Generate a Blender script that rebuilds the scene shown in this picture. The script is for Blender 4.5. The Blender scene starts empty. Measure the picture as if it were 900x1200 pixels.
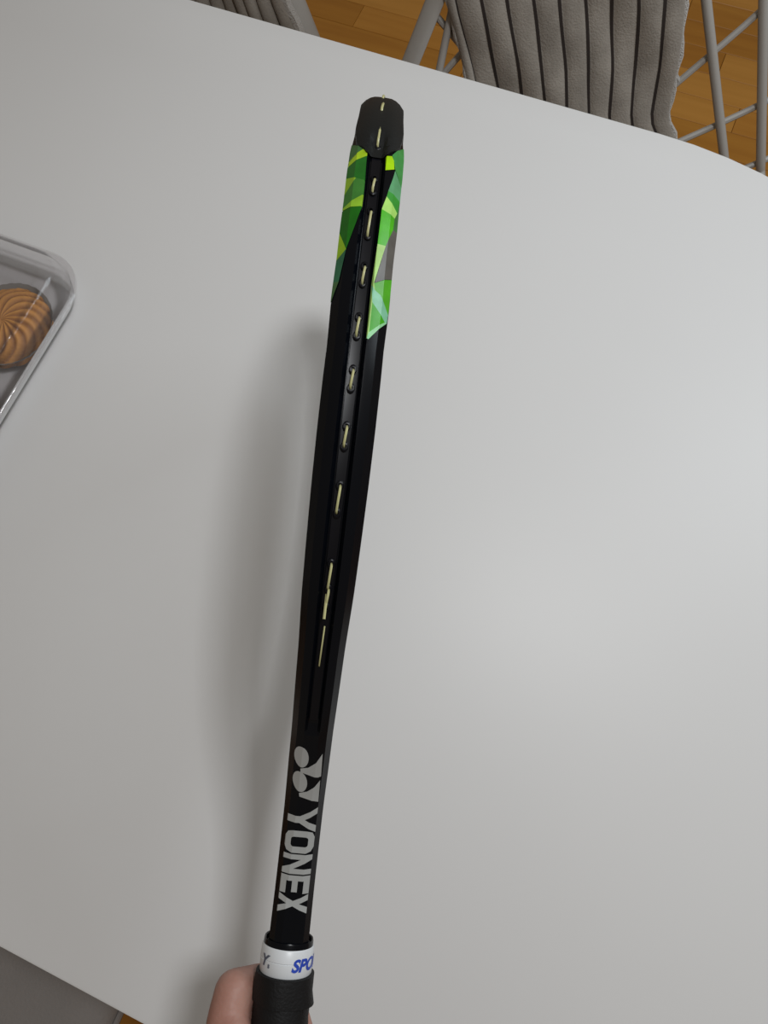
import bpy, bmesh, math, random
import numpy as np
from mathutils import Vector, Matrix
random.seed(7)
D = bpy.data
SC = bpy.context.scene
COL = SC.collection
pi = math.pi
def R(a): return math.radians(a)

# ------------------------------------------------------------ camera, world, light, exposure
CAM = Vector((0, 0, 1.40))
TH, ROLL = R(72), R(9.4)
fw = Vector((0, math.cos(TH), -math.sin(TH)))
rt = Vector((1, 0, 0)); up = rt.cross(fw)
CX = math.cos(ROLL)*rt - math.sin(ROLL)*up
CY = math.sin(ROLL)*rt + math.cos(ROLL)*up
cd = D.cameras.new('camera'); cam = D.objects.new('camera', cd); COL.objects.link(cam)
cd.sensor_fit = 'AUTO'; cd.sensor_width = 36; cd.lens = 27.0; cd.clip_start = .01
mw = Matrix((CX, CY, -fw)).transposed().to_4x4(); mw.translation = CAM
cam.matrix_world = mw
SC.camera = cam

SC.view_settings.view_transform = 'Standard'
SC.view_settings.look = 'None'
SC.view_settings.exposure = -0.14
SC.view_settings.gamma = 1.0

wd = D.worlds.new('world'); SC.world = wd; wd.use_nodes = True
bg = wd.node_tree.nodes['Background']
bg.inputs[0].default_value = (1.0, .86, .70, 1); bg.inputs[1].default_value = .19

def area(name, loc, target, sx, sy, power, col):
    l = D.lights.new(name, 'AREA'); l.shape = 'RECTANGLE'; l.size = sx; l.size_y = sy
    l.energy = power; l.color = col
    o = D.objects.new(name, l); COL.objects.link(o); o.location = loc
    o.rotation_euler = (Vector(target)-Vector(loc)).to_track_quat('-Z', 'Y').to_euler()
    return o
area('window_light', (1.25, .56, 1.80), (0.1, .25, .74), .6, .9, 9.3, (.84, .93, 1.0))
area('ceiling_light', (.52, .17, 2.55), (.05, .2, .74), .24, .24, 15.5, (.96, .98, 1.0))

# ------------------------------------------------------------ materials
def mat(name, col, rough=.5, metal=0, spec=.5, noise=None, bump=None, coat=0, sheen=0):
    m = D.materials.new(name); m.use_nodes = True
    nt = m.node_tree; b = nt.nodes['Principled BSDF']
    b.inputs['Base Color'].default_value = (*col, 1); b.inputs['Roughness'].default_value = rough
    b.inputs['Metallic'].default_value = metal; b.inputs['Specular IOR Level'].default_value = spec
    b.inputs['Coat Weight'].default_value = coat
    b.inputs['Sheen Weight'].default_value = sheen
    tc = nt.nodes.new('ShaderNodeTexCoord')
    if noise:
        sc, amt, col2 = noise
        n = nt.nodes.new('ShaderNodeTexNoise'); n.inputs['Scale'].default_value = sc; n.inputs['Detail'].default_value = 4
        nt.links.new(tc.outputs['Object'], n.inputs['Vector'])
        rp = nt.nodes.new('ShaderNodeMapRange'); rp.inputs[1].default_value = .5-amt; rp.inputs[2].default_value = .5+amt
        nt.links.new(n.outputs['Fac'], rp.inputs[0])
        mx = nt.nodes.new('ShaderNodeMix'); mx.data_type = 'RGBA'
        mx.inputs[6].default_value = (*col, 1); mx.inputs[7].default_value = (*col2, 1)
        nt.links.new(rp.outputs[0], mx.inputs[0]); nt.links.new(mx.outputs[2], b.inputs['Base Color'])
    if bump:
        sc, st, dist = bump
        n = nt.nodes.new('ShaderNodeTexNoise'); n.inputs['Scale'].default_value = sc; n.inputs['Detail'].default_value = 3
        nt.links.new(tc.outputs['Object'], n.inputs['Vector'])
        bp = nt.nodes.new('ShaderNodeBump'); bp.inputs['Strength'].default_value = st; bp.inputs['Distance'].default_value = dist
        nt.links.new(n.outputs['Fac'], bp.inputs['Height']); nt.links.new(bp.outputs[0], b.inputs['Normal'])
    return m
def lin(h):
    v = [int(h[i:i+2], 16)/255 for i in (0, 2, 4)]
    return tuple(c/12.92 if c <= .04045 else ((c+.055)/1.055)**2.4 for c in v)
M = {}
M['table'] = mat('white_laminate', (.72, .715, .71), .44, spec=.32, noise=(3, .25, (.70, .695, .69)), bump=(260, .05, .0004))
M['edge'] = mat('table_edging', (.62, .61, .6), .5)
M['steel'] = mat('painted_steel', (.42, .41, .40), .4)
M['wire'] = mat('painted_chair_wire', (.40, .385, .36), .38, bump=(60, .15, .001))
M['plush'] = mat('plush_fabric', (.345, .312, .272), .95, sheen=.4, spec=.1, noise=(24, .22, (.225, .20, .172)), bump=(420, .42, .003))
M['plush_edge'] = mat('plush_edging', (.50, .48, .45), .95, sheen=.5, spec=.1, bump=(500, .8, .004))
M['groove'] = mat('dark_seam', (.035, .028, .025), .9, spec=.1)
M['seat'] = mat('grey_upholstery', (.30, .28, .27), .9, spec=.15, noise=(14, .3, (.26, .245, .235)), bump=(300, .5, .002))
M['paint'] = mat('black_gloss_paint', (.0022, .003, .0055), .22, spec=.22, noise=(9, .3, (.0015, .002, .003)))
M['matte'] = mat('black_plastic', (.006, .007, .007), .5, spec=.3, bump=(900, .3, .0004))
M['grommet'] = mat('grommet_plastic', (.003, .003, .005), .35, spec=.25)
M['grip'] = mat('black_grip_tape', (.004, .004, .0045), .6, spec=.3, bump=(700, .5, .0006))
M['string'] = mat('pale_yellow_string', (.52, .50, .25), .3)
M['silver'] = mat('silver_print', (.50, .52, .52), .34, metal=.4)
M['band'] = mat('white_rubber_band', (.66, .68, .70), .35)
M['blue'] = mat('blue_print', (.02, .06, .42), .4)
M['greyprint'] = mat('grey_print', (.10, .11, .15), .4)
M['skin'] = mat('skin', (.42, .235, .185), .5, spec=.35, noise=(60, .25, (.36, .175, .135)), bump=(350, .35, .0008))
M['skin'].node_tree.nodes['Principled BSDF'].inputs['Subsurface Weight'].default_value = .12
M['skin'].node_tree.nodes['Principled BSDF'].inputs['Subsurface Radius'].default_value = (.01, .004, .002)
M['nail'] = mat('fingernail', (.55, .33, .28), .25)
M['liner'] = mat('paper_liner', (.20, .185, .165), .7)
M['sleeve'] = mat('grey_knit', (.20, .20, .21), .9, bump=(300, .6, .002))

def cookie_mat():
    m = mat('baked_cookie', (.3, .12, .03), .65, bump=(260, .5, .002))
    nt = m.node_tree; b = nt.nodes['Principled BSDF']
    a = nt.nodes.new('ShaderNodeAttribute'); a.attribute_name = 'bake'
    mx = nt.nodes.new('ShaderNodeMix'); mx.data_type = 'RGBA'
    mx.inputs[6].default_value = (.15, .04, .005, 1); mx.inputs[7].default_value = (.80, .37, .075, 1)
    nt.links.new(a.outputs['Fac'], mx.inputs[0]); nt.links.new(mx.outputs[2], b.inputs['Base Color'])
    return m
M['cookie'] = cookie_mat()

def clear_mat(name, tint, haze):
    m = D.materials.new(name); m.use_nodes = True; nt = m.node_tree; nt.nodes.clear()
    out = nt.nodes.new('ShaderNodeOutputMaterial')
    tr = nt.nodes.new('ShaderNodeBsdfTransparent'); tr.inputs[0].default_value = (*tint, 1)
    gl = nt.nodes.new('ShaderNodeBsdfGlossy'); gl.inputs['Roughness'].default_value = .09
    df = nt.nodes.new('ShaderNodeBsdfDiffuse'); df.inputs[0].default_value = (.5, .48, .48, 1)
    fr = nt.nodes.new('ShaderNodeFresnel'); fr.inputs[0].default_value = 1.5
    tc = nt.nodes.new('ShaderNodeTexCoord'); n = nt.nodes.new('ShaderNodeTexNoise'); n.inputs['Scale'].default_value = 35
    bp = nt.nodes.new('ShaderNodeBump'); bp.inputs['Strength'].default_value = .35; bp.inputs['Distance'].default_value = .003
    nt.links.new(tc.outputs['Object'], n.inputs['Vector']); nt.links.new(n.outputs['Fac'], bp.inputs['Height'])
    nt.links.new(bp.outputs[0], gl.inputs['Normal']); nt.links.new(bp.outputs[0], fr.inputs['Normal'])
    m1 = nt.nodes.new('ShaderNodeMixShader'); m1.inputs[0].default_value = haze
    m2 = nt.nodes.new('ShaderNodeMixShader')
    nt.links.new(tr.outputs[0], m1.inputs[1]); nt.links.new(df.outputs[0], m1.inputs[2])
    nt.links.new(fr.outputs[0], m2.inputs[0]); nt.links.new(m1.outputs[0], m2.inputs[1]); nt.links.new(gl.outputs[0], m2.inputs[2])
    nt.links.new(m2.outputs[0], out.inputs[0])
    return m
M['clear'] = clear_mat('clear_plastic', (.94, .93, .935), .07)

def plank_mat(i):
    m = D.materials.new('honey_wood'); m.use_nodes = True
    nt = m.node_tree; b = nt.nodes['Principled BSDF']; b.inputs['Roughness'].default_value = .42
    tc = nt.nodes.new('ShaderNodeTexCoord'); mp = nt.nodes.new('ShaderNodeMapping')
    mp.inputs['Scale'].default_value = (3, 45, 10)
    oi = nt.nodes.new('ShaderNodeObjectInfo')
    va = nt.nodes.new('ShaderNodeVectorMath'); va.operation = 'ADD'
    sc = nt.nodes.new('ShaderNodeVectorMath'); sc.operation = 'SCALE'; sc.inputs[0].default_value = (13, 7, 3)
    nt.links.new(oi.outputs['Random'], sc.inputs['Scale'])
    nt.links.new(tc.outputs['Object'], va.inputs[0]); nt.links.new(sc.outputs[0], va.inputs[1])
    n = nt.nodes.new('ShaderNodeTexNoise'); n.inputs['Scale'].default_value = 1; n.inputs['Detail'].default_value = 5
    nt.links.new(va.outputs[0], mp.inputs[0]); nt.links.new(mp.outputs[0], n.inputs['Vector'])
    r = nt.nodes.new('ShaderNodeValToRGB')
    A_, B_ = i
    r.color_ramp.elements[0].position = .3; r.color_ramp.elements[0].color = (*A_, 1)
    r.color_ramp.elements[1].position = .7; r.color_ramp.elements[1].color = (*B_, 1)
    nt.links.new(n.outputs['Fac'], r.inputs[0]); nt.links.new(r.outputs[0], b.inputs['Base Color'])
    return m
PL = [plank_mat(c) for c in (((.46, .19, .022), (.54, .24, .035)), ((.39, .155, .014), (.47, .20, .022)), ((.52, .235, .036), (.60, .28, .05)), ((.42, .17, .017), (.50, .22, .027)))]
M['subfloor'] = mat('dark_floor_joint', (.10, .04, .01), .8)

# ------------------------------------------------------------ helpers
def link(name, me, m, parent=None):
    o = D.objects.new(name, me); COL.objects.link(o)
    if m is not None: me.materials.append(m)
    if parent: o.parent = parent
    return o
def frombm(name, bm, m, parent=None, smooth=40, recalc=True):
    if recalc: bmesh.ops.recalc_face_normals(bm, faces=bm.faces)
    me = D.meshes.new(name); bm.to_mesh(me); bm.free()
    if smooth:
        for p in me.polygons: p.use_smooth = True
        me.set_sharp_from_angle(angle=R(smooth))
    return link(name, me, m, parent)
def empty(name, mw=None, label=None, cat=None, group=None):
    o = D.objects.new(name, None); COL.objects.link(o); o.empty_display_size = .05
    if mw is not None: o.matrix_world = mw
    tag(o, label, cat, group); return o
def tag(o, label=None, cat=None, group=None, kind=None):
    if label: o['label'] = label
    if cat: o['category'] = cat
    if group: o['group'] = group
    if kind: o['kind'] = kind
    return o
def catmull(P, n=8):
    P = [Vector(p) for p in P]
    if len(P) < 3: return P
    P = [2*P[0]-P[1]]+P+[2*P[-1]-P[-2]]; o = []
    for i in range(1, len(P)-2):
        a, b, c, d = P[i-1:i+3]
        for k in range(n):
            t = k/n
            o.append(.5*((2*b)+(c-a)*t+(2*a-5*b+4*c-d)*t*t+(3*b-a-3*c+d)*t**3))
    o.append(P[-2]); return o
def tube(bm, pts, r, seg=8, rb=None, cap=True):
    """round (or flat, with rb) tube along points; r a number or list"""
    pts = [Vector(p) for p in pts]; n = len(pts)
    rs = r if isinstance(r, (list, tuple)) else [r]*n
    prev = None; rings = []
    for i, p in enumerate(pts):
        t = (pts[min(i+1, n-1)]-pts[max(i-1, 0)]).normalized()
        if prev is None:
            ref = Vector((0, 0, 1)) if abs(t.z) < .9 else Vector((0, 1, 0))
            a = t.cross(ref).normalized()
        else: a = (prev-t*prev.dot(t)).normalized()
        prev = a; b = t.cross(a)
        q = rb if rb is not None else rs[i]
        rings.append([bm.verts.new(p+a*rs[i]*math.cos(2*pi*k/seg)+b*q*math.sin(2*pi*k/seg)) for k in range(seg)])
    for A_, B_ in zip(rings, rings[1:]):
        for k in range(seg): bm.faces.new((A_[k], A_[(k+1) % seg], B_[(k+1) % seg], B_[k]))
    if cap: bm.faces.new(rings[0][::-1]); bm.faces.new(rings[-1])
def tube_obj(name, pts, r, m, parent=None, seg=8, rb=None):
    bm = bmesh.new(); tube(bm, pts, r, seg, rb); return frombm(name, bm, m, parent)
def rings_mesh(bm, rings, closed=True, cap0=False, cap1=False):
    vs = [[bm.verts.new(p) for p in r] for r in rings]; n = len(vs[0])
    for A_, B_ in zip(vs, vs[1:]):
        for k in range(n if closed else n-1): bm.faces.new((A_[k], A_[(k+1) % n], B_[(k+1) % n], B_[k]))
    if cap0: bm.faces.new(vs[0][::-1])
    if cap1: bm.faces.new(vs[-1])
    return vs
def grid(bm, P):
    V = [[bm.verts.new(p) for p in r] for r in P]
    for a, b in zip(V, V[1:]):
        for k in range(len(a)-1): bm.faces.new((a[k], a[k+1], b[k+1], b[k]))
    return V

E_ = Vector((.8479983, -.5299989, 0)); N_ = Vector((.5299989, .8479983, 0))   # the table's long and short directions
TROT = math.atan2(E_.y, E_.x)
def tpos(e, n, z): return E_*e+N_*n+Vector((0, 0, z))
def proj(P):
    v = Vector(P)-CAM; d = v.dot(fw)
    if d < .05: return None
    return 450+900*v.dot(CX)/d, 600-900*v.dot(CY)/d
DECALS= [["3f6e3a",[[0.4429,0.498],[0.439,0.394],[0.4345,0.266],[0.4288,0.478],[0.4258,0.497]]],["a8cc20",[[0.4345,0.266],[0.4326,0.19],[0.4292,0.178],[0.4256,0.5],[0.4292,0.495]]],["1f6a1e",[[0.4292,0.178],[0.4278,0.182],[0.4127,0.162],[0.4145,0.314],[0.4176,0.5],[0.4254,0.5]]],["8cb528",[[0.4176,0.5],[0.4148,0.326],[0.408,0.476],[0.4068,0.5]]],["3d7d31",[[0.4148,0.326],[0.4127,0.162],[0.4044,0.16],[0.3988,0.5],[0.4068,0.5],[0.408,0.476]]],["8fbe30",[[0.4044,0.16],[0.3975,0.163],[0.3976,0.5],[0.3988,0.5]]],["17660f",[[0.3975,0.163],[0.388,0.239],[0.3745,0.354],[0.385,0.5],[0.3972,0.5]]],["93bb20",[[0.385,0.5],[0.3745,0.354],[0.3701,0.5]]],["2f6a4a",[[0.3745,0.354],[0.3582,0.407],[0.3585,0.5],[0.3701,0.5]]],["476b3f",[[0.3582,0.407],[0.3479,0.496],[0.3563,0.5],[0.3585,0.5]]],["a3d400",[[0.4307,-0.162],[0.4323,-0.274],[0.4295,-0.314],[0.4239,-0.337],[0.421,-0.178]]],["3f8f45",[[0.4330,-0.274],[0.4460,-0.5],[0.4237,-0.5],[0.4163,-0.496],[0.424,-0.351],[0.4295,-0.314]]],["5a9c6a",[[0.4232,-0.353],[0.4163,-0.496],[0.4074,-0.499],[0.4089,-0.27],[0.417,-0.322]]],["35952f",[[0.4089,-0.27],[0.4074,-0.499],[0.3997,-0.47],[0.4054,-0.253]]],["a9dc6a",[[0.4054,-0.253],[0.3997,-0.47],[0.3957,-0.432],[0.3974,-0.189]]],["3f6e3a",[[0.4074,-0.499],[0.3893,-0.5],[0.3891,-0.423],[0.3957,-0.432],[0.3997,-0.47]]],["48b010",[[0.3974,-0.189],[0.3957,-0.432],[0.3891,-0.423],[0.3787,-0.326],[0.3784,-0.183]]],["a5d070",[[0.3784,-0.183],[0.3787,-0.326],[0.3584,-0.194],[0.3546,-0.222],[0.3575,-0.15]]],["5d5a55",[[0.3891,-0.423],[0.3893,-0.5],[0.3639,-0.491],[0.3584,-0.203],[0.3787,-0.326]]],["4ea81e",[[0.3637,-0.492],[0.3581,-0.195],[0.3548,-0.22],[0.3531,-0.319],[0.3454,-0.483]]],["7fbf9a",[[0.3548,-0.22],[0.3531,-0.319],[0.3454,-0.483],[0.3412,-0.475],[0.3412,-0.443],[0.3486,-0.196],[0.3575,-0.15]]],["3fa315",[[0.3486,-0.196],[0.3412,-0.443],[0.334,-0.2]]],["8fcf95",[[0.3412,-0.475],[0.3307,-0.202],[0.3311,-0.167],[0.334,-0.2],[0.3412,-0.443]]],["a5d070",[[0.3575,-0.15],[0.3486,-0.196],[0.334,-0.2],[0.3311,-0.167]]]]
LOGO= [[[0.1192,0.019],[0.1171,0.01],[0.1151,0.018],[0.1134,0.042],[0.1122,0.082],[0.1115,0.131],[0.1115,0.186],[0.1122,0.242],[0.1135,0.292],[0.1152,0.331],[0.1172,0.356],[0.1193,0.365],[0.1214,0.356],[0.1232,0.331],[0.1245,0.292],[0.1251,0.243],[0.1251,0.189],[0.1244,0.134],[0.1231,0.085],[0.1213,0.045]],[[0.1209,-0.304],[0.1053,-0.329],[0.1049,-0.257],[0.1082,0.174],[0.1107,0.185],[0.1117,-0.001],[0.1153,-0.178]],[[0.1026,-0.007],[0.1004,-0.02],[0.0984,-0.015],[0.0966,0.007],[0.0953,0.045],[0.0946,0.095],[0.0947,0.152],[0.0953,0.209],[0.0966,0.262],[0.0984,0.305],[0.1005,0.334],[0.1026,0.346],[0.1047,0.34],[0.1065,0.317],[0.1077,0.28],[0.1084,0.231],[0.1084,0.175],[0.1077,0.118],[0.1064,0.066],[0.1047,0.023]],[[0.1026,-0.322],[0.0876,-0.34],[0.0891,-0.179],[0.0914,0.141],[0.0938,0.159],[0.0952,-0.039],[0.0987,-0.214]]]
B= [(0.0133, 0.0215), (0.0311, 0.0212), (0.0545, 0.021), (0.0805, 0.0209), (0.1102, 0.0213), (0.1338, 0.0213), (0.1664, 0.0221), (0.1855, 0.0226), (0.2116, 0.0245), (0.2397, 0.0255), (0.2665, 0.0263), (0.2893, 0.0267), (0.3125, 0.0267), (0.3283, 0.0264), (0.349, 0.0275), (0.3708, 0.0266), (0.389, 0.0269), (0.4034, 0.0267), (0.4195, 0.0272), (0.438, 0.027), (0.4528, 0.025), (0.4734, 0.0235)]
LOOPS= [(0.4394, 0.4572), (0.4085, 0.4167), (0.3834, 0.3971), (0.3584, 0.3672), (0.3324, 0.3414), (0.3078, 0.3164), (0.2813, 0.2905), (0.2513, 0.2638), (0.2157, 0.2279), (0.2066, 0.2157), (0.1752, 0.1967)]
# ------------------------------------------------------------ floor
TR, TC, TN, TL = .4685, -.008, .2075, -1.02     # round end radius, its centre along E_, centre along N_, left centre
def under_table(e, n, grow=0):
    if abs(n-TN) > TR+grow: return False
    if e > TC: return math.hypot(e-TC, n-TN) < TR+grow
    if e < TL: return math.hypot(e-TL, n-TN) < TR+grow
    return True
bm = bmesh.new()
bmesh.ops.create_cube(bm, size=1, matrix=Matrix.Translation((E_.x*-.23+N_.x*.336, E_.y*-.23+N_.y*.336, -.0215)) @ Matrix.Rotation(TROT, 4, 'Z') @ Matrix.Diagonal((7.5, 6.5, .018, 1)))
floor = frombm('floor', bm, M['subfloor'], smooth=None); tag(floor, kind='structure')
def plank_mesh(L, W):
    bm = bmesh.new()
    bmesh.ops.create_cube(bm, size=1, matrix=Matrix.Diagonal((L, W, .0125, 1)))
    es = [e for e in bm.edges if all(v.co.z > 0 for v in e.verts)]
    bmesh.ops.bevel(bm, geom=es, offset=.0009, segments=1, affect='EDGES')
    me = D.meshes.new('plank'); bm.to_mesh(me); bm.free(); return me
PW, PLn = .072, .46
pm = []
for m in PL:
    me = plank_mesh(PLn-.0008, PW-.0008); me.materials.append(m); pm.append(me)
nvis = 0; rest = [[] for _ in PL]
for j in range(-44, 45):
    off = ((j*7) % 5)/5*PLn+random.uniform(-.04, .04)
    for i in range(-8, 8):
        e, n = i*PLn+off, .3+j*PW
        c = tpos(e, n, -.00625)
        k = random.randrange(4)
        vis = False
        for a in (-.5, -.25, 0, .25, .5):
            for b in (-.5, .5):
                q = tpos(e+a*PLn, n+b*PW, 0); p = proj(q)
                if p and -25 < p[0] < 925 and -25 < p[1] < 1225:
                    t = (CAM.z-.74)/CAM.z; h = CAM.lerp(q, t)
                    if not under_table(h.dot(E_), h.dot(N_), -.02): vis = True
        if vis and nvis < 290:
            nvis += 1
            o = D.objects.new('plank', pm[k]); COL.objects.link(o); o.parent = floor
            o.location = c; o.rotation_euler = (0, 0, TROT)
        else:
            rest[k].append((e, n))
bm = bmesh.new(); mats = []
for k, L in enumerate(rest):
    for e, n in L:
        a, b = PLn/2-.0006, PW/2-.0006
        v = [bm.verts.new(tpos(e+x*(a-.001*tt), n+y*(b-.001*tt), z)) for z, tt in ((-.0125, 0), (-.001, 0), (0, 1)) for x, y in ((-1, -1), (1, -1), (1, 1), (-1, 1))]
        for lo in (0, 4):
            for q in range(4): bm.faces.new((v[lo+q], v[lo+(q+1) % 4], v[lo+4+(q+1) % 4], v[lo+4+q])).material_index = k
        bm.faces.new(v[8:12]).material_index = k
o = frombm('outer_planks', bm, None, floor, smooth=None)
for m in PL: o.data.materials.append(m)
tag(o, kind='stuff')

# ------------------------------------------------------------ table
def stadium(r, n=40):
    pts = []
    for k in range(n+1):
        a = -pi/2+pi*k/n; pts.append((TC+r*math.cos(a), TN+r*math.sin(a)))
    for k in range(n+1):
        a = pi/2+pi*k/n; pts.append((TL+r*math.cos(a), TN+r*math.sin(a)))
    return pts
tb = Matrix.Translation(tpos((TC+TL)/2, TN, 0)) @ Matrix.Rotation(TROT, 4, 'Z')
table = empty('dining_table', tb, 'large white oval dining table with a smooth matt laminate top', 'table')
def tl(e, n, z): return Vector((e-(TC+TL)/2, n-TN, z))
bm = bmesh.new()
rings_mesh(bm, [[tl(e, n, z) for e, n in stadium(TR-i)] for i, z in ((.02, .7165), (.003, .7168), (.0008, .7185), (0, .722), (0, .7365), (.0008, .7392), (.0026, .74))], cap0=True, cap1=True)
frombm('tabletop', bm, M['table'], table, smooth=35)
bm = bmesh.new()
for s in (-1, 1):
    bmesh.ops.create_cube(bm, size=1, matrix=Matrix.Translation((0, s*.27, .688)) @ Matrix.Diagonal((1.05, .022, .056, 1)))
    bmesh.ops.create_cube(bm, size=1, matrix=Matrix.Translation((s*.525, 0, .688)) @ Matrix.Diagonal((.022, .56, .056, 1)))
frombm('apron', bm, M['edge'], table, smooth=None)
for a in (-1, 1):
    for b in (-1, 1):
        tube_obj('leg', [(a*.52, b*.27, .716), (a*.56, b*.29, .3), (a*.585, b*.305, 0)], [.024, .020, .015], M['steel'], table, 14)

# ------------------------------------------------------------ wire chairs and throws
def lerp(a, b, t): return a+(b-a)*t
def piece(tab, w):
    if w <= tab[0][0]: 
        return tab[0][1]+(tab[1][1]-tab[0][1])*(w-tab[0][0])/(tab[1][0]-tab[0][0])
    for (a, x), (b, y) in zip(tab, tab[1:]):
        if w <= b: return lerp(x, y, (w-a)/(b-a))
    (a, x), (b, y) = tab[-2:]
    return y+(y-x)*(w-b)/(b-a)*.6
def chair_matrix(p0, yaw): return Matrix.Translation((p0[0], p0[1], 0)) @ Matrix.Rotation(R(yaw), 4, 'Z')
def wire_chair(mw, rec, cu, left, right, rods, diags, label, top=.36):
    t = empty('wire_chair', mw, label, 'chair', None)
    sr, cr_ = math.sin(R(rec)), math.cos(R(rec))
    def bp(u, w, o=0): return Vector((u, w*sr+o*cr_, .45+w*cr_-o*sr))
    def line(a, b): return (lambda w: lerp(a[1], b[1], (w-a[0])/(b[0]-a[0])))
    w0 = -.03
    for side in (left, right):
        f = line(*side)
        pts = [bp(f(w0), w0), bp(f(.05), .05), bp(f(.15), .15), bp(f(.25), .25), bp(f(top), top)]
        tube_obj('side_rail', catmull(pts, 4), .0145, M['wire'], t, 12, rb=.007)
    fl, fr = line(*left), line(*right)
    tube_obj('top_rail', catmull([bp(fl(top), top), bp(lerp(fl(top), fr(top), .25), top+.012), bp(lerp(fl(top), fr(top), .75), top+.012), bp(fr(top), top)], 6), .0085, M['wire'], t, 10)
    # back rods run on over the seat
    for a, b, r in rods:
        f = line(a, b)
        pts = [bp(f(top), top), bp(f(.25), .25), bp(f(.12), .12), bp(f(0), 0), bp(f(w0), w0), Vector((f(w0), -.06, .418)), Vector((lerp(f(w0), cu, .05), -.2, .425)), Vector((lerp(f(w0), cu, .1), -.40, .43))]
        tube_obj('upright_rod', catmull(pts, 5), r, M['wire'], t, 10)
    for pts in diags:
        tube_obj('cross_rod', catmull([bp(u, w, .008) for u, w in pts], 5), .0045, M['wire'], t, 8)
    xl, xr = fl(w0), fr(w0)
    ring = [Vector((xl, w0*sr, .45+w0*cr_)), Vector((xl+.01, -.2, .42)), Vector((xl+.05, -.40, .43)), Vector((cu, -.425, .43)), Vector((xr-.05, -.40, .43)), Vector((xr-.01, -.2, .42)), Vector((xr, w0*sr, .45+w0*cr_))]
    tube_obj('seat_rim', catmull(ring, 6), .009, M['wire'], t, 10)
    for y in (-.1, -.2, -.3):
        tube_obj('seat_rod', catmull([Vector((xl+.01, y, .42)), Vector((cu, y, .40)), Vector((xr-.01, y, .42))], 6), .0045, M['wire'], t, 8)
    for sx, x in ((-1, xl+.05), (1, xr-.05)):
        tube_obj('leg', [(x, -.33, .425), (x+sx*.03, -.35, .0)], .010, M['wire'], t, 10)
        tube_obj('leg', [(x, -.06, .415), (x+sx*.03, .06, .0)], .010, M['wire'], t, 10)
    return t, bp
def throw(mw, bp, L, Rr, nl, f0, f1, label, top=.36, wmin=-.02, pale=True, seed=1, amp=.0045, fold=0.0):
    """plush throw hung over a chair back: rows over the back, down the front, on along the seat"""
    rng = random.Random(seed)
    t = empty('throw_blanket', mw, label, 'blanket', None)
    rows = []
    for k in range(8): rows.append((top-.20+k*.025, 'b'))
    for k in range(7):
        a = pi*k/6; rows.append((a, 'r'))
    for k in range(27): rows.append((lerp(top, wmin, k/26), 'f'))
    for k in range(1, 10): rows.append((k*.03, 's'))
    fr = []; lines = [lerp(f0, f1, i/(nl-1)) for i in range(nl)]
    cells = [0.0]+lines+[1.0]
    for a, b in zip(cells, cells[1:]):
        for q in range(6): fr.append((lerp(a, b, q/6), q/6))
    fr.append((1.0, 0))
    ph = [rng.uniform(0, 6) for _ in range(6)]
    def pos(f, h, row, lift=0):
        v, kind = row
        w = {'b': v if kind == 'b' else 0, 'r': top, 'f': v, 's': wmin}[kind]
        if kind == 'b': w = v
        u = lerp(piece(L, w), piece(Rr, w), f)
        wob = .003*math.sin(w*22+f*9+ph[0])+.0015*math.sin(w*47+f*17+ph[1])
        d = .012+h+wob+lift
        if kind == 'f': return bp(u+.0006*math.sin(w*50+f*30), w, -d)
        if kind == 'b': return bp(u, w, .014+h+lift)
        if kind == 'r': return bp(u, top+.016+(h+lift+.012)*math.sin(v), -d*math.cos(v-0)*-1 if False else (.014+h)*math.cos(v)+(-0))
        y0 = bp(0, wmin, -d)
        return Vector((lerp(u, (piece(L, w)+piece(Rr, w))/2, min(.2, v*.5)), y0.y-v-.01, .446+h+lift+.002*math.sin(v*30)))
    bm = bmesh.new()
    def hh(f, q):
        e = min(f, 1-f); base = amp*(math.sin(pi*q)**.6 if 0 < q < 1 else 0)
        return base+fold*math.sin(f*23+ph[2])
    grid(bm, [[pos(f, hh(f, q), r) for f, q in fr] for r in rows])
    o = frombm('plush_panel', bm, M['plush'], t, smooth=80, recalc=False)
    sd = o.modifiers.new('s', 'SOLIDIFY'); sd.thickness = .006; sd.offset = 0
    for f in lines:
        bm = bmesh.new(); df = .0022/(.31)*(1 if nl < 12 else .6)
        grid(bm, [[pos(f+g*df, hh(f, 0), r, .0050) for g in (-1, 0, 1)] for r in rows[12:]])
        frombm('dark_stripe', bm, M['groove'], t, smooth=60, recalc=False)
    if pale:
        for f in (0.0, 1.0):
            path = [pos(f, 0, r, .001)+Vector((.002*math.sin(i*1.7), 0, 0)) for i, r in enumerate(rows[14:])]
            tube_obj('edging', path, .0035 if nl < 12 else .007, M['plush_edge'], t, 6)
    return t
mwA = chair_matrix((.42, .80), -10)
rodsA = [((.20, .089), (.004, .166), .0068), ((.20, .162), (-.016, .226), .0068), ((.20, .015), (0, .075), .006), ((.20, -.055), (0, -.02), .006), ((.20, -.125), (0, -.115), .006), ((.20, -.195), (0, -.21), .006), ((.191, -.2425), (.138, -.254), .0055)]
dgA = [[(-.02, .0), (.068, .09), (.165, .184), (.215, .25)], [(.03, -.012), (.108, .023), (.201, .068), (.29, .12)], [(.19, -.03), (.30, .02)], [(-.27, .2), (-.1, .02)], [(-.24, .30), (.02, .0)], [(-.15, .35), (.08, .10)], [(-.02, .36), (-.25, .12)], [(.1, .36), (-.15, .10)]]
chA, bpA = wire_chair(mwA, 25, -.03, ((.211, -.263), (.143, -.294)), ((.20, .235), (0, .315)), rodsA, dgA, 'grey painted wire chair at the far side of the table, bare rods on its right')
LA = [(-.02, -.175), (.131, -.221), (.211, -.246), (.36, -.275)]
RA = [(-.02, .098), (.032, .087), (.050, .074), (.066, .069), (.09, .068), (.132, .067), (.202, .058), (.36, .03)]
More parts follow.
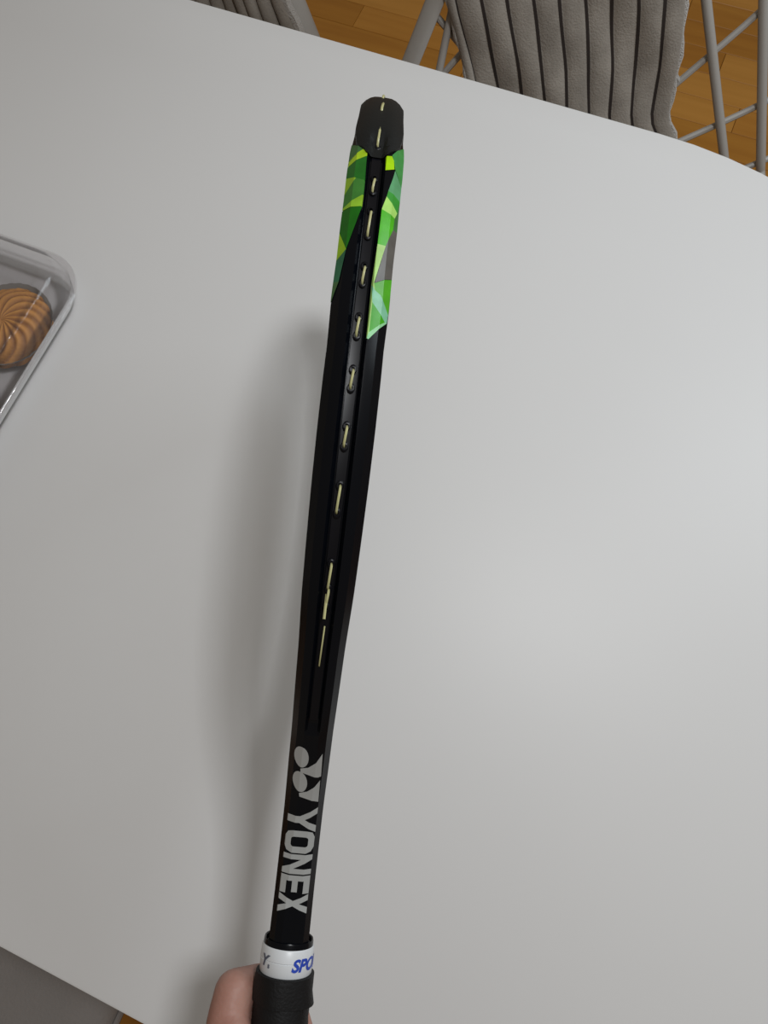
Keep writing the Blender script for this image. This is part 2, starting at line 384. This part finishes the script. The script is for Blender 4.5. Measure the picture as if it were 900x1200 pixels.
throw(mwA, bpA, LA, RA, 9, .030, .914, 'wide grey plush throw with thin dark stripes over the bare-rodded wire chair', seed=3)

mwB = chair_matrix((-.1, 1.1), -32)
lB, rB = ((.109, -.40), (.079, -.41)), ((.109, .086), (.079, .107))
rodsB = [((.109, .05-.075*i), (.0, .10-.085*i), .006) for i in range(6)]
dgB = [[(-.3, .02), (-.12, .17), (.0, .30)], [(-.15, .0), (0, .14)], [(-.1, .36), (-.35, .1)], [(.0, .3), (-.25, .05)]]
chB, bpB = wire_chair(mwB, 20, -.13, ((.109, -.36), (0, -.40)), ((.109, .089), (0, .150)), rodsB, dgB, 'grey wire chair beyond the table, under the narrow-pleated throw', top=.34)
throw(mwB, bpB, [(0, -.36), (.1, -.33), (.34, -.27)], [(0, .142), (.078, .101), (.108, .084), (.34, .0)], 17, .05, .93, 'narrow-pleated grey plush throw over the wire chair at the top left', top=.34, seed=9, amp=.010, fold=.003)

# ------------------------------------------------------------ grey upholstered stool at the near corner
sm = Matrix.Translation(tpos(-.43, -.50, 0)) @ Matrix.Rotation(TROT, 4, 'Z')
st = empty('stool', sm, 'grey upholstered square stool pulled up to the near edge, bottom left', 'stool')
def rrect(hx, hy, r, n=6):
    P = []
    for cx, cy, a0 in ((hx-r, hy-r, 0), (-hx+r, hy-r, pi/2), (-hx+r, -hy+r, pi), (hx-r, -hy+r, 1.5*pi)):
        for k in range(n+1):
            a = a0+pi/2*k/n; P.append((cx+r*math.cos(a), cy+r*math.sin(a)))
    return P
bm = bmesh.new()
rings_mesh(bm, [[Vector((x, y, z)) for x, y in rrect(.22-i, .22-i, .05)] for i, z in ((.03, .395), (.006, .398), (0, .41), (0, .435), (.004, .449), (.014, .457), (.04, .462), (.12, .465))], cap0=True, cap1=True)
frombm('cushion', bm, M['seat'], st, smooth=60)
tube_obj('piping', [Vector((x, y, .437)) for x, y in rrect(.2215, .2215, .05)+[rrect(.2215, .2215, .05)[0]]], .0035, M['seat'], st, 6)
bm = bmesh.new()
rings_mesh(bm, [[Vector((x, y, z)) for x, y in rrect(.19, .19, .03)] for z in (.355, .394)], cap0=True, cap1=True)
frombm('seat_frame', bm, M['steel'], st)
for a in (-1, 1):
    for b in (-1, 1): tube_obj('leg', [(a*.16, b*.16, .36), (a*.185, b*.185, 0)], [.017, .012], M['steel'], st, 12)

# ------------------------------------------------------------ clear box and cookies
bx0, bx1, by0, by1 = -.69, -.4745, -.02, .2990
bc = tpos((bx0+bx1)/2, (by0+by1)/2, .74)
mb = Matrix.Translation(bc) @ Matrix.Rotation(TROT, 4, 'Z')
box = empty('clamshell_box', mb, 'clear plastic clamshell box with cookies in it, at the left of the table', 'box')
hx, hy = (bx1-bx0)/2, (by1-by0)/2
def ringz(i, z, r=.045): return [Vector((x, y, z)) for x, y in rrect(hx-i, hy-i, max(r-i, .012), 8)]
bm = bmesh.new()
rings_mesh(bm, [ringz(i, z) for i, z in ((.05, .004), (.024, .004), (.018, .001), (.014, .003), (.009, .012), (.007, .024), (.0055, .0265), (.001, .0272), (0, .0262))], cap0=True)
o = frombm('tray', bm, M['clear'], box, smooth=50)
bm = bmesh.new()
rings_mesh(bm, [ringz(i, z) for i, z in ((.0, .0295), (.001, .0305), (.0065, .031), (.008, .034), (.010, .046), (.013, .052), (.018, .0555), (.024, .056), (.027, .053), (.032, .0525), (.06, .053))], cap1=True)
o = frombm('lid', bm, M['clear'], box, smooth=50)
bm = bmesh.new()
bmesh.ops.create_cube(bm, size=1, matrix=Matrix.Translation((-hx+.0005, 0, .028)) @ Matrix.Diagonal((.003, .16, .004, 1)))
frombm('hinge', bm, M['clear'], box, smooth=None)
def cookie_mesh():
    bm = bmesh.new(); NR, NA = 22, 144; lay = bm.verts.layers.float.new('bake')
    rings = []
    for i in range(1, NR+1):
        q = i/NR; row = []
        for k in range(NA):
            a = 2*pi*k/NA
            ph = 15*(a+1.25*q**1.2+.12*math.sin(q*7))
            rid = (.5+.5*math.cos(ph)); rid = rid**.7
            env = min(1, q*2.2)*(1-.15*q)
            r = .0425*q*(1+(.035*(rid-.5) if q > .9 else 0))
            dome = .017*(1-q**2.6)+.004
            z = dome+.0042*env*(rid-.6)
            if i == NR: z = .003
            v = bm.verts.new((r*math.cos(a), r*math.sin(a), z)); v[lay] = max(0, min(1, .15+.75*rid*(1-.25*q)+.1*(1-q)))
            row.append(v)
        rings.append(row)
    c = bm.verts.new((0, 0, .020)); c[lay] = .6
    for k in range(NA): bm.faces.new((c, rings[0][k], rings[0][(k+1) % NA]))
    for A_, B_ in zip(rings, rings[1:]):
        for k in range(NA): bm.faces.new((A_[k], B_[k], B_[(k+1) % NA], A_[(k+1) % NA]))
    base = [bm.verts.new((v.co.x*.96, v.co.y*.96, 0)) for v in rings[-1]]
    for b_ in base: b_[lay] = .2
    for k in range(NA): bm.faces.new((rings[-1][k], base[k], base[(k+1) % NA], rings[-1][(k+1) % NA]))
    bm.faces.new(base[::-1])
    return bm
ck = frombm('cookie', cookie_mesh(), M['cookie'], smooth=70)
ck.location = tpos(-.5300, .2160, .7525)
ck.rotation_euler = (R(4), R(-3), .4)
tag(ck, 'round brown piped cookie with swirled ridges, seen whole under the lid', 'cookie', 'cookies in the clear box')
c2 = ck.copy(); COL.objects.link(c2); c2.location = tpos(-.535, .118, .7525); c2.rotation_euler = (0, 0, 2.1)
c2['label'] = 'brown piped cookie just peeping in at the left border, nearer than the whole one'
def liner(e, n, lab):
    bm = bmesh.new(); rr = []
    for r, z in ((.004, 0), (.034, 0), (.040, .004), (.0455, .013)):
        rr.append([Vector((r*(1+(.015 if k % 2 and r > .033 else 0))*math.cos(2*pi*k/64), r*(1+(.015 if k % 2 and r > .033 else 0))*math.sin(2*pi*k/64), z)) for k in range(64)])
    rings_mesh(bm, rr, cap0=True)
    o = frombm('paper_cup', bm, M['liner'], smooth=30)
    md = o.modifiers.new('s', 'SOLIDIFY'); md.thickness = .0004
    o.location = tpos(e, n, .7455); tag(o, lab, 'paper cup', 'paper cups under the cookies'); return o
liner(-.5300, .2160, 'pleated brown paper cup under the whole swirled cookie')
liner(-.535, .118, 'pleated brown paper cup under the cookie peeping in at the left border')
ck.location.z = .7475; c2.location.z = .7475

# ------------------------------------------------------------ racket
RA_ = Vector((-0.09067, -0.08537, 0.93065)); RU = Vector((.25402, .96296, .09044)); RX = Vector((.1149, -.12289, .98575))
RU.normalize(); RX = (RX-RU*RX.dot(RU)).normalized(); RZ = RX.cross(RU)
mr = Matrix((RX, RU, RZ)).transposed().to_4x4(); mr.translation = RA_-RU*.19
racket = empty('tennis_racket', mr, 'black tennis racket with green facet pattern, held edge-on above the table', 'racket')
def crn(P, N=24):
    P = [np.array(p, float) for p in P]; P = [2*P[0]-P[1]]+P+[2*P[-1]-P[-2]]; o = []
    for i in range(1, len(P)-2):
        for k in range(N):
            t = k/N; a, b, c, d = P[i-1:i+3]
            o.append(.5*((2*b)+(c-a)*t+(2*a-5*b+4*c-d)*t*t+(3*b-a-3*c+d)*t**3))
    o.append(P[-2]); return np.array(o)
PTH = crn([(.0056,.19),(.0058,.203),(.0085,.225),(.022,.265),(.046,.30),(.075,.335),(.100,.375),(.118,.42),(.128,.47),(.130,.52),(.126,.57),(.111,.615),(.084,.65),(.045,.672),(0,.679)])
SS = np.r_[0, np.cumsum(np.linalg.norm(np.diff(PTH, axis=0), axis=1))]; ST = SS[-1]
gr = np.gradient(PTH, axis=0); gr[-1] = (-1, 0)
NR_ = np.stack([gr[:, 1], -gr[:, 0]], 1); NR_ /= np.linalg.norm(NR_, axis=1)[:, None]
BS, BV = zip(*B)
def fb(s): return float(np.interp(min(s, 2*ST-s), BS, BV))
def fwid(s):
    s = min(s, 2*ST-s); return float(np.interp(s, (0, .05, .1, .6), (.0130, .0130, .0125, .0125)))
def fg(s):
    s = min(s, 2*ST-s); return .0030*min(1, max(0, (s-.1335)/.006))
def pth(s):
    far = s > ST
    q = 2*ST-s if far else s
    p = np.array([np.interp(q, SS, PTH[:, 0]), np.interp(q, SS, PTH[:, 1])]); n = np.array([np.interp(q, SS, NR_[:, 0]), np.interp(q, SS, NR_[:, 1])]); n /= np.linalg.norm(n)
    if far: p = p*(-1, 1); n = n*(-1, 1)
    return p, n
OZ = (0, .10, .115, .18, .20, .36, .5)
def xo(s, zf):
    w, g = fwid(s), fg(s); z = abs(zf)
    top = (.5*w)
    return float(np.interp(z, OZ, (top-g, top-g, top-g*.95, top-g*.03, top-.0002, .37*w, .06*w)))
def surf(s, zf, off=0.0):
    p, n = pth(s); x = xo(s, zf)+off
    return Vector((p[0]+n[0]*x, p[1]+n[1]*x, zf*fb(s)))
half = [(-.42, .12), (-.34, .36), (-.14, .5)]
S_ALL = [-.02]+list(np.linspace(0, 2*ST, 190))+[2*ST+.02]
S_ALL += [.130, .1335, .136, .1395, 2*ST-.1395, 2*ST-.136, 2*ST-.1335, 2*ST-.130]; S_ALL.sort()
rings = []
for s in S_ALL:
    sc = min(max(s, 0), 2*ST); p, n = pth(sc); b, w = fb(sc), fwid(sc)
    if s < 0: p = p+np.array((0, s))
    if s > 2*ST: p = p+np.array((0, 2*ST-s))
    zs = [-.5, -.36, -.20, -.18, -.115, -.10, 0, .10, .115, .18, .20, .36, .5]
    pr = [(xo(sc, z), z*b) for z in zs]+[(-.14*w, .5*b), (-.38*w, .38*b), (-.5*w, .14*b), (-.5*w, -.14*b), (-.38*w, -.38*b), (-.14*w, -.5*b)]
    rings.append([Vector((p[0]+n[0]*x, p[1]+n[1]*x, z)) for x, z in pr])
bm = bmesh.new(); rings_mesh(bm, rings, cap0=True, cap1=True)
frombm('frame', bm, M['paint'], racket, smooth=22)
# throat bridge
bm = bmesh.new(); rr = []
for p in catmull([(.088, .362, 0), (.062, .334, 0), (.03, .320, 0), (0, .316, 0), (-.03, .320, 0), (-.062, .334, 0), (-.088, .362, 0)], 6): rr.append(p)
tube(bm, rr, .0062, 12, rb=.0095); frombm('throat_bridge', bm, M['paint'], racket, smooth=60)
# grommet strip lying in the groove of the head, with a raised collar at every hole
bm = bmesh.new()
grs = np.linspace(.142, 2*ST-.142, 150)
for zf0, zf1, h in ((-.085, .085, .0007),):
    grid(bm, [[surf(s, zf0, .0001), surf(s, zf0, h), surf(s, 0, h*.8), surf(s, zf1, h), surf(s, zf1, .0001)] for s in grs])
for zz in (-.155, .155):
    pass
frombm('grommet_strip', bm, M['grommet'], racket, smooth=30)
def collar(s):
    bm = bmesh.new(); c = surf(s, 0, 0); p, n = pth(s); nv = Vector((n[0], n[1], 0)); tv = Vector((-n[1], n[0], 0)); zv = Vector((0, 0, 1))
    rgs = []
    for r, h in ((.0019, 0), (.0019, .0014), (.0015, .0018), (.0009, .0018), (.0009, .0004)):
        rgs.append([c+nv*h+tv*(r*1.3*math.cos(2*pi*k/10))+zv*(r*math.sin(2*pi*k/10)) for k in range(10)])
    rings_mesh(bm, rgs, cap1=True); return frombm('grommet', bm, M['grommet'], racket, smooth=40)
holes = sorted({round(s, 4) for l in LOOPS[:-1] for s in l})
for s in holes:
    collar(s)
    if s < .50: collar(2*ST-s)
def loop_pts(s0, s1):
    m = [s0-.0003, s0, s0+.0015, (s0+s1)/2, s1-.0015, s1, s1+.0003]
    h = [-.003, .0008, .0022, .0025, .0022, .0008, -.003]
    return [surf(s, .012*math.sin(i), hh+(.0026 if s > .46 else .0014 if s > .438 else 0)) for i, (s, hh) in enumerate(zip(m, h))]
def loops(fs):
    for s0, s1 in LOOPS:
        a, b = fs(s0), fs(s1)
        tube_obj('string_loop', loop_pts(min(a, b), max(a, b)), .00062 if s0 > .2 else .0004, M['string'], racket, 6)
loops(lambda s: s); loops(lambda s: 2*ST-s)
for a in (.470, .4975, .525, .553):
    tube_obj('string_loop', loop_pts(a, a+.011), .00072, M['string'], racket, 6)
# string bed
def hoop_x(y):
    ys = PTH[:, 1]; k = int(np.argmax(PTH[:, 0])); 
    if y > ys[k]: return float(np.interp(-y, -ys[k:][::-1][::-1], PTH[k:, 0])) if False else float(np.interp(y, ys[k:], PTH[k:, 0]))
    return float(np.interp(y, ys[:k+1], PTH[:k+1, 0]))
def bridge_y(x): return .316+.046*min(1, abs(x)/.088)**1.9
for i in range(16):
    x = (i-7.5)*.0138
    k = int(np.argmax(PTH[:, 0])); ys = float(np.interp(-x if x > 0 else x, -PTH[k:, 0], PTH[k:, 1]))
    y0 = bridge_y(x)
    tube_obj('main_string', [(x, y0, .0004), (x, (y0+ys)/2, .0004), (x, ys, .0004)], .00065, M['string'], racket, 5)
for i in range(19):
    y = .352+i*.0166
    if y > .668: continue
    x = hoop_x(y)-.002
    tube_obj('cross_string', [(-x, y, -.0006), (0, y, -.0006), (x, y, -.0006)], .00065, M['string'], racket, 5)
# bumper guard over the head
bm = bmesh.new(); rows = []
s0 = .4312
for s in list(np.linspace(s0, .4575, 12))+list(np.linspace(.4605, 2*ST-.4605, 48))+list(np.linspace(2*ST-.4575, 2*ST-s0, 12)):
    q = min(s, 2*ST-s)
    hw = float(np.interp(q, (s0, .4345, .4400, .4570), (.20, .26, .42, .50)))
    b, w = fb(s), fwid(s); p, n = pth(s)
    row = []
    for f in (-1, -.985, -.8, -.6, -.4, -.26, -.2, -.1, 0, .1, .2, .26, .4, .6, .8, .985, 1):
        z = f*hw; t = 0.0002 if abs(f) == 1 else .0013
        x = xo(s, z)+t
        x = max(x, lerp(x, .5*w+t-.0052*abs(2*z)**3.2, min(1, max(0, (q-.4375)/.012))))
        row.append(Vector((p[0]+n[0]*x, p[1]+n[1]*x, z*b*(1.03 if hw > .45 else 1))))
    if hw > .49:
        row[0] = Vector((p[0]+n[0]*(-.1*w), p[1]+n[1]*(-.1*w), -.515*b)); row[-1] = Vector((p[0]+n[0]*(-.1*w), p[1]+n[1]*(-.1*w), .515*b))
    rows.append(row)
grid(bm, rows); o = frombm('bumper_guard', bm, M['matte'], racket, smooth=35)

# printed shapes that lie on the paint, bent over its facets
def decal(name, polys, m, off=.00028, label=None):
    bm = bmesh.new()
    for poly in polys:
        vs = [bm.verts.new((s, z, 0)) for s, z in poly]
        bm.faces.new(vs)
    bmesh.ops.triangulate(bm, faces=bm.faces[:])
    def cut(co, no): bmesh.ops.bisect_plane(bm, geom=bm.verts[:]+bm.edges[:]+bm.faces[:], plane_co=co, plane_no=no, dist=1e-6)
    for z in (-.43, -.36, -.28, -.2, -.18, -.115, 0, .115, .18, .2, .28, .36, .43): cut((0, z, 0), (0, 1, 0))
    ss = [v.co.x for v in bm.verts]; a = math.floor(min(ss)/.004)*.004
    while a < max(ss): cut((a, 0, 0), (1, 0, 0)); a += .004
    for v in bm.verts:
        s, z = v.co.x, v.co.y
        e = max(0, (abs(z)-.18))/.32
        q = surf(s, z, off); q.z += math.copysign(off*e, z); v.co = q
    for f in bm.faces:
        f.normal_update()
        c = f.calc_center_median(); s = 0
        if f.normal.x < 0: f.normal_flip()
    o = frombm(name, bm, m, racket, smooth=22, recalc=False)
    if label: o['label'] = label
    return o
seen = {}
for c, poly in DECALS:
    if c not in seen: seen[c] = mat('facet_'+c, tuple(min(1, v*1.15) for v in lin(c)), .3, noise=(160, .3, tuple(v*.8 for v in lin(c))))
    decal('green_facet' if c != '5d5a55' else 'grey_facet', [poly], seen[c])
decal('emblem', LOGO, M['silver'], label='silver emblem of two ovals with pointed wedges')
T0, T1 = .375, -.355     # feet and tops of the letters across the shaft
def letter(polys, s0, s1): decal('letter', [[(lerp(s0, s1, r), lerp(T0, T1, t)) for r, t in p] for p in polys], M['silver'], label='silver letter printed along the shaft')
letter([[(.36, 0), (.64, 0), (.64, .42), (.36, .42)], [(.36, .42), (.64, .42), (1, 1), (.74, 1), (.5, .60)], [(.36, .42), (.5, .60), (.26, 1), (0, 1)]], .0838, .0680)
Oo = [(0, .25), (.08, .08), (.28, 0), (.72, 0), (.92, .08), (1, .25), (1, .75), (.92, .92), (.72, 1), (.28, 1), (.08, .92), (0, .75)]
Oi = [(.28, .28), (.32, .22), (.38, .2), (.62, .2), (.68, .22), (.72, .28), (.72, .72), (.68, .78), (.62, .8), (.38, .8), (.32, .78), (.28, .72)]
letter([[Oo[i], Oo[(i+1) % 12], Oi[(i+1) % 12], Oi[i]] for i in range(12)], .0688, .0556)
letter([[(0, 0), (.26, 0), (.26, 1), (0, 1)], [(.74, 0), (1, 0), (1, 1), (.74, 1)], [(.26, 1), (.26, .62), (.74, 0), (.74, .38)]], .0548, .0436)
letter([[(0, 0), (.3, 0), (.3, 1), (0, 1)], [(.3, 0), (1, 0), (1, .2), (.3, .2)], [(.3, .4), (.92, .4), (.92, .6), (.3, .6)], [(.3, .8), (1, .8), (1, 1), (.3, 1)]], .0428, .0326)
letter([[(0, 0), (.32, 0), (.64, .5), (.36, .5)], [(.36, .5), (.64, .5), (.32, 1), (0, 1)], [(.68, 0), (1, 0), (.64, .5), (.36, .5)], [(.36, .5), (.64, .5), (1, 1), (.68, 1)]], .0322, .0212)

# ------------------------------------------------------------ handle
def lathe(name, prof, m, seg=40, oct_=0, parent=racket, wob=None):
    bm = bmesh.new(); rr = []
    for i, (y, r) in enumerate(prof):
        ring = []
        for k in range(seg):
            a = 2*pi*k/seg
            q = r*(1+oct_*abs(math.cos(4*a)))
            if wob: q += wob(i, a)
            ring.append(Vector((q*math.cos(a), y, q*math.sin(a))))
        rr.append(ring)
    rings_mesh(bm, rr, cap0=True, cap1=True); return frombm(name, bm, m, parent, smooth=40)
prof = [(0, .0150), (.004, .0172), (.012, .0174), (.020, .0150)]
y = .022
while y < .160:
    prof += [(y, .0148), (y+.0105, .0152), (y+.0125, .01495)]; y += .0135
prof += [(.162, .0149), (.1765, .0147), (.178, .0140)]
gp = lathe('grip', prof, M['grip'], 48, .012)
lathe('grip_overlap', [(.1640, .0150), (.1645, .0160), (.170, .0162), (.1785, .0158), (.1787, .0140)], M['grip'], 48, 0, wob=lambda i, a: (.0016*max(0, math.cos(a+pi/2-.2))**6 if i in (0, 1) else 0)+(.0004*math.sin(5*a) if i < 3 else 0))
lathe('collar_cap', [(.1785, .0136), (.1945, .0135), (.1955, .0132), (.1950, .0124), (.1870, .0120)], M['paint'], 40)
BR, BY0, BY1 = .0142, .1787, .1925
lathe('rubber_band', [(BY0, .0128), (BY0, BR-.0004), (BY0+.0006, BR), (.1855, BR+.0002), (.1858, BR-.0002), (.1862, BR+.0002), (BY1-.0008, BR), (BY1, BR-.0005), (BY1, .0128)], M['band'], 56)['label'] = 'white rubber band above the grip'
def band_text(txt, ang0, size, m, ybase, shear=.25):
    c = D.curves.new('t', 'FONT'); c.body = txt; c.size = size; c.shear = shear; c.offset = size*.04
    to = D.objects.new('t', c); COL.objects.link(to)
    bpy.context.view_layer.update()
    dg = bpy.context.evaluated_depsgraph_get(); me = D.meshes.new_from_object(to.evaluated_get(dg))
    D.objects.remove(to)
    bm = bmesh.new(); bm.from_mesh(me)
    bmesh.ops.triangulate(bm, faces=bm.faces[:])
    mx = max(v.co.x for v in bm.verts); a = .0005
    while a < mx:
        bmesh.ops.bisect_plane(bm, geom=bm.verts[:]+bm.edges[:]+bm.faces[:], plane_co=(a, 0, 0), plane_no=(1, 0, 0), dist=1e-7); a += .0005
    for v in bm.verts:
        t = ang0+v.co.x/BR; r = BR+.00035
        v.co = Vector((r*math.cos(t), ybase+v.co.y, -r*math.sin(t)))
    o = frombm('band_print', bm, m, racket, smooth=None, recalc=False)
    o['label'] = 'printed lettering on the white band'
band_text('SPORTS', R(12), .0084, M['blue'], .1825)
band_text('Y', R(-64), .0075, M['greyprint'], .1835, .3)
band_text('s', R(-42), .0036, M['greyprint'], .1828, 0)

# ------------------------------------------------------------ hand: one continuous skin around the handle
hand = empty('person', mr.copy(), 'bare hand closed around the black grip at the bottom, arm reaching in from below', 'person')
bm = bmesh.new()
def cap(p0, r0, p1, r1, n=14, seg=18):
    p0, p1 = Vector(p0), Vector(p1); d = p1-p0; L = d.length; t = d/L
    ref = Vector((0, 0, 1)) if abs(t.z) < .9 else Vector((1, 0, 0)); a = t.cross(ref).normalized(); b = t.cross(a)
    rg = []
    for k in range(1, n): 
        x = k/n
        if x < .25: q = x/.25; c = -math.cos(q*pi/2)*r0; r = math.sin(q*pi/2)*r0; P = p0+t*c
        elif x > .75: q = (x-.75)/.25; c = math.sin(q*pi/2)*r1; r = math.cos(q*pi/2)*r1; P = p1+t*c
        else: q = (x-.25)/.5; P = p0.lerp(p1, q); r = lerp(r0, r1, q)
        rg.append([P+a*max(r, 1e-4)*math.cos(2*pi*j/seg)+b*max(r, 1e-4)*math.sin(2*pi*j/seg) for j in range(seg)])
    rings_mesh(bm, rg, cap0=True, cap1=True)
def chain(P):
    for (a, ra), (b, rb_) in zip(P, P[1:]): cap(a, ra, b, rb_)
def finger(dy, k=1.0, dz=0):
    return [((.004, .130+dy, .0315), .0130*k), ((.000, .1585+dy, .0265), .0115*k), ((-.0235, .163+dy, .0135), .0100*k), ((-.0270, .156+dy, -.010), .0092*k), ((-.0130, .147+dy, -.0235), .0085*k), ((.0015, .1425+dy, -.0232), .0078*k)]
F = [[((.004, .126, .0262), .0120), ((.001, .1525, .0273), .0116), ((-.002, .1660, .0262), .0108), ((-.0235, .1640, .0110), .0096), ((-.0270, .146, -.008), .0086), ((-.0190, .132, -.0160), .0080), ((-.0060, .1255, -.0220), .0076)],
     finger(-.038, 1.0), finger(-.058, .96), finger(-.077, .86)]
for f in F: chain(f)
chain([((.004, .128, .030), .0130), ((.003, .090, .036), .0165), ((.000, .055, .040), .0180), ((-.002, .022, .046), .0200)])
chain([((.0135, .108, .028), .0120), ((.008, .065, .036), .0170), ((-.002, .022, .046), .0200)])
chain([((.006, .150, .0240), .0100), ((.0105, .134, .0212), .0112), ((.018, .112, .0195), .0115)])
chain([((-.004, .152, .0232), .0098), ((-.002, .110, .0232), .0105)])
chain([((-.010, .100, .034), .0125), ((-.010, .060, .038), .0150), ((-.004, .015, .048), .0200)])
chain([((.010, .060, .036), .0150), ((.0215, .092, .0265), .0125), ((.0250, .113, .0120), .0108), ((.0258, .124, -.0050), .0098), ((.0235, .127, -.0150), .0082)])
chain([((-.001, .020, .047), .0230), ((.000, -.03, .060), .0240), ((.004, -.10, .075), .0300), ((.008, -.17, .090), .0350)])
hs = frombm('hand', bm, M['skin'], hand, smooth=None)
rm = hs.modifiers.new('r', 'REMESH'); rm.mode = 'VOXEL'; rm.voxel_size = .0014; rm.use_smooth_shade = True
sm_ = hs.modifiers.new('s', 'SMOOTH'); sm_.factor = .6; sm_.iterations = 6
# nails
def nail(c, nrm, t, w=.006, l=.0055):
    c, nrm, t = Vector(c), Vector(nrm).normalized(), Vector(t).normalized(); s = nrm.cross(t).normalized(); t = s.cross(nrm)
    bm = bmesh.new()
    grid(bm, [[c+s*(w*x)*(1 if abs(y) < .9 else .8)+t*(l*y)+nrm*(.0012*(1-x*x)) for x in (-1, -.5, 0, .5, 1)] for y in (-1, -.5, 0, .5, 1)])
    o = frombm('fingernail', bm, M['nail'], hand, smooth=60, recalc=False); md = o.modifiers.new('s', 'SOLIDIFY'); md.thickness = .0006
nail((.0318, .1275, -.0135), (.9, .1, -.35), (-.3, .1, -1))
for f in F[:]:
    (p, r), (q, r2) = f[-2], f[-1]
    d = Vector(q)-Vector(p); nail(Vector(q)+Vector((.05, .15, -1)).normalized()*(r2*.96), (.05, .15, -1), d, .0048, .0045)
bm = bmesh.new()
tube(bm, [Vector(p) for p in ((.0015, -.06, .067), (.002, -.075, .070), (.004, -.11, .077), (.009, -.19, .094))], [.0315, .0345, .0375, .0430], 24)
frombm('sleeve', bm, M['sleeve'], hand, smooth=60)
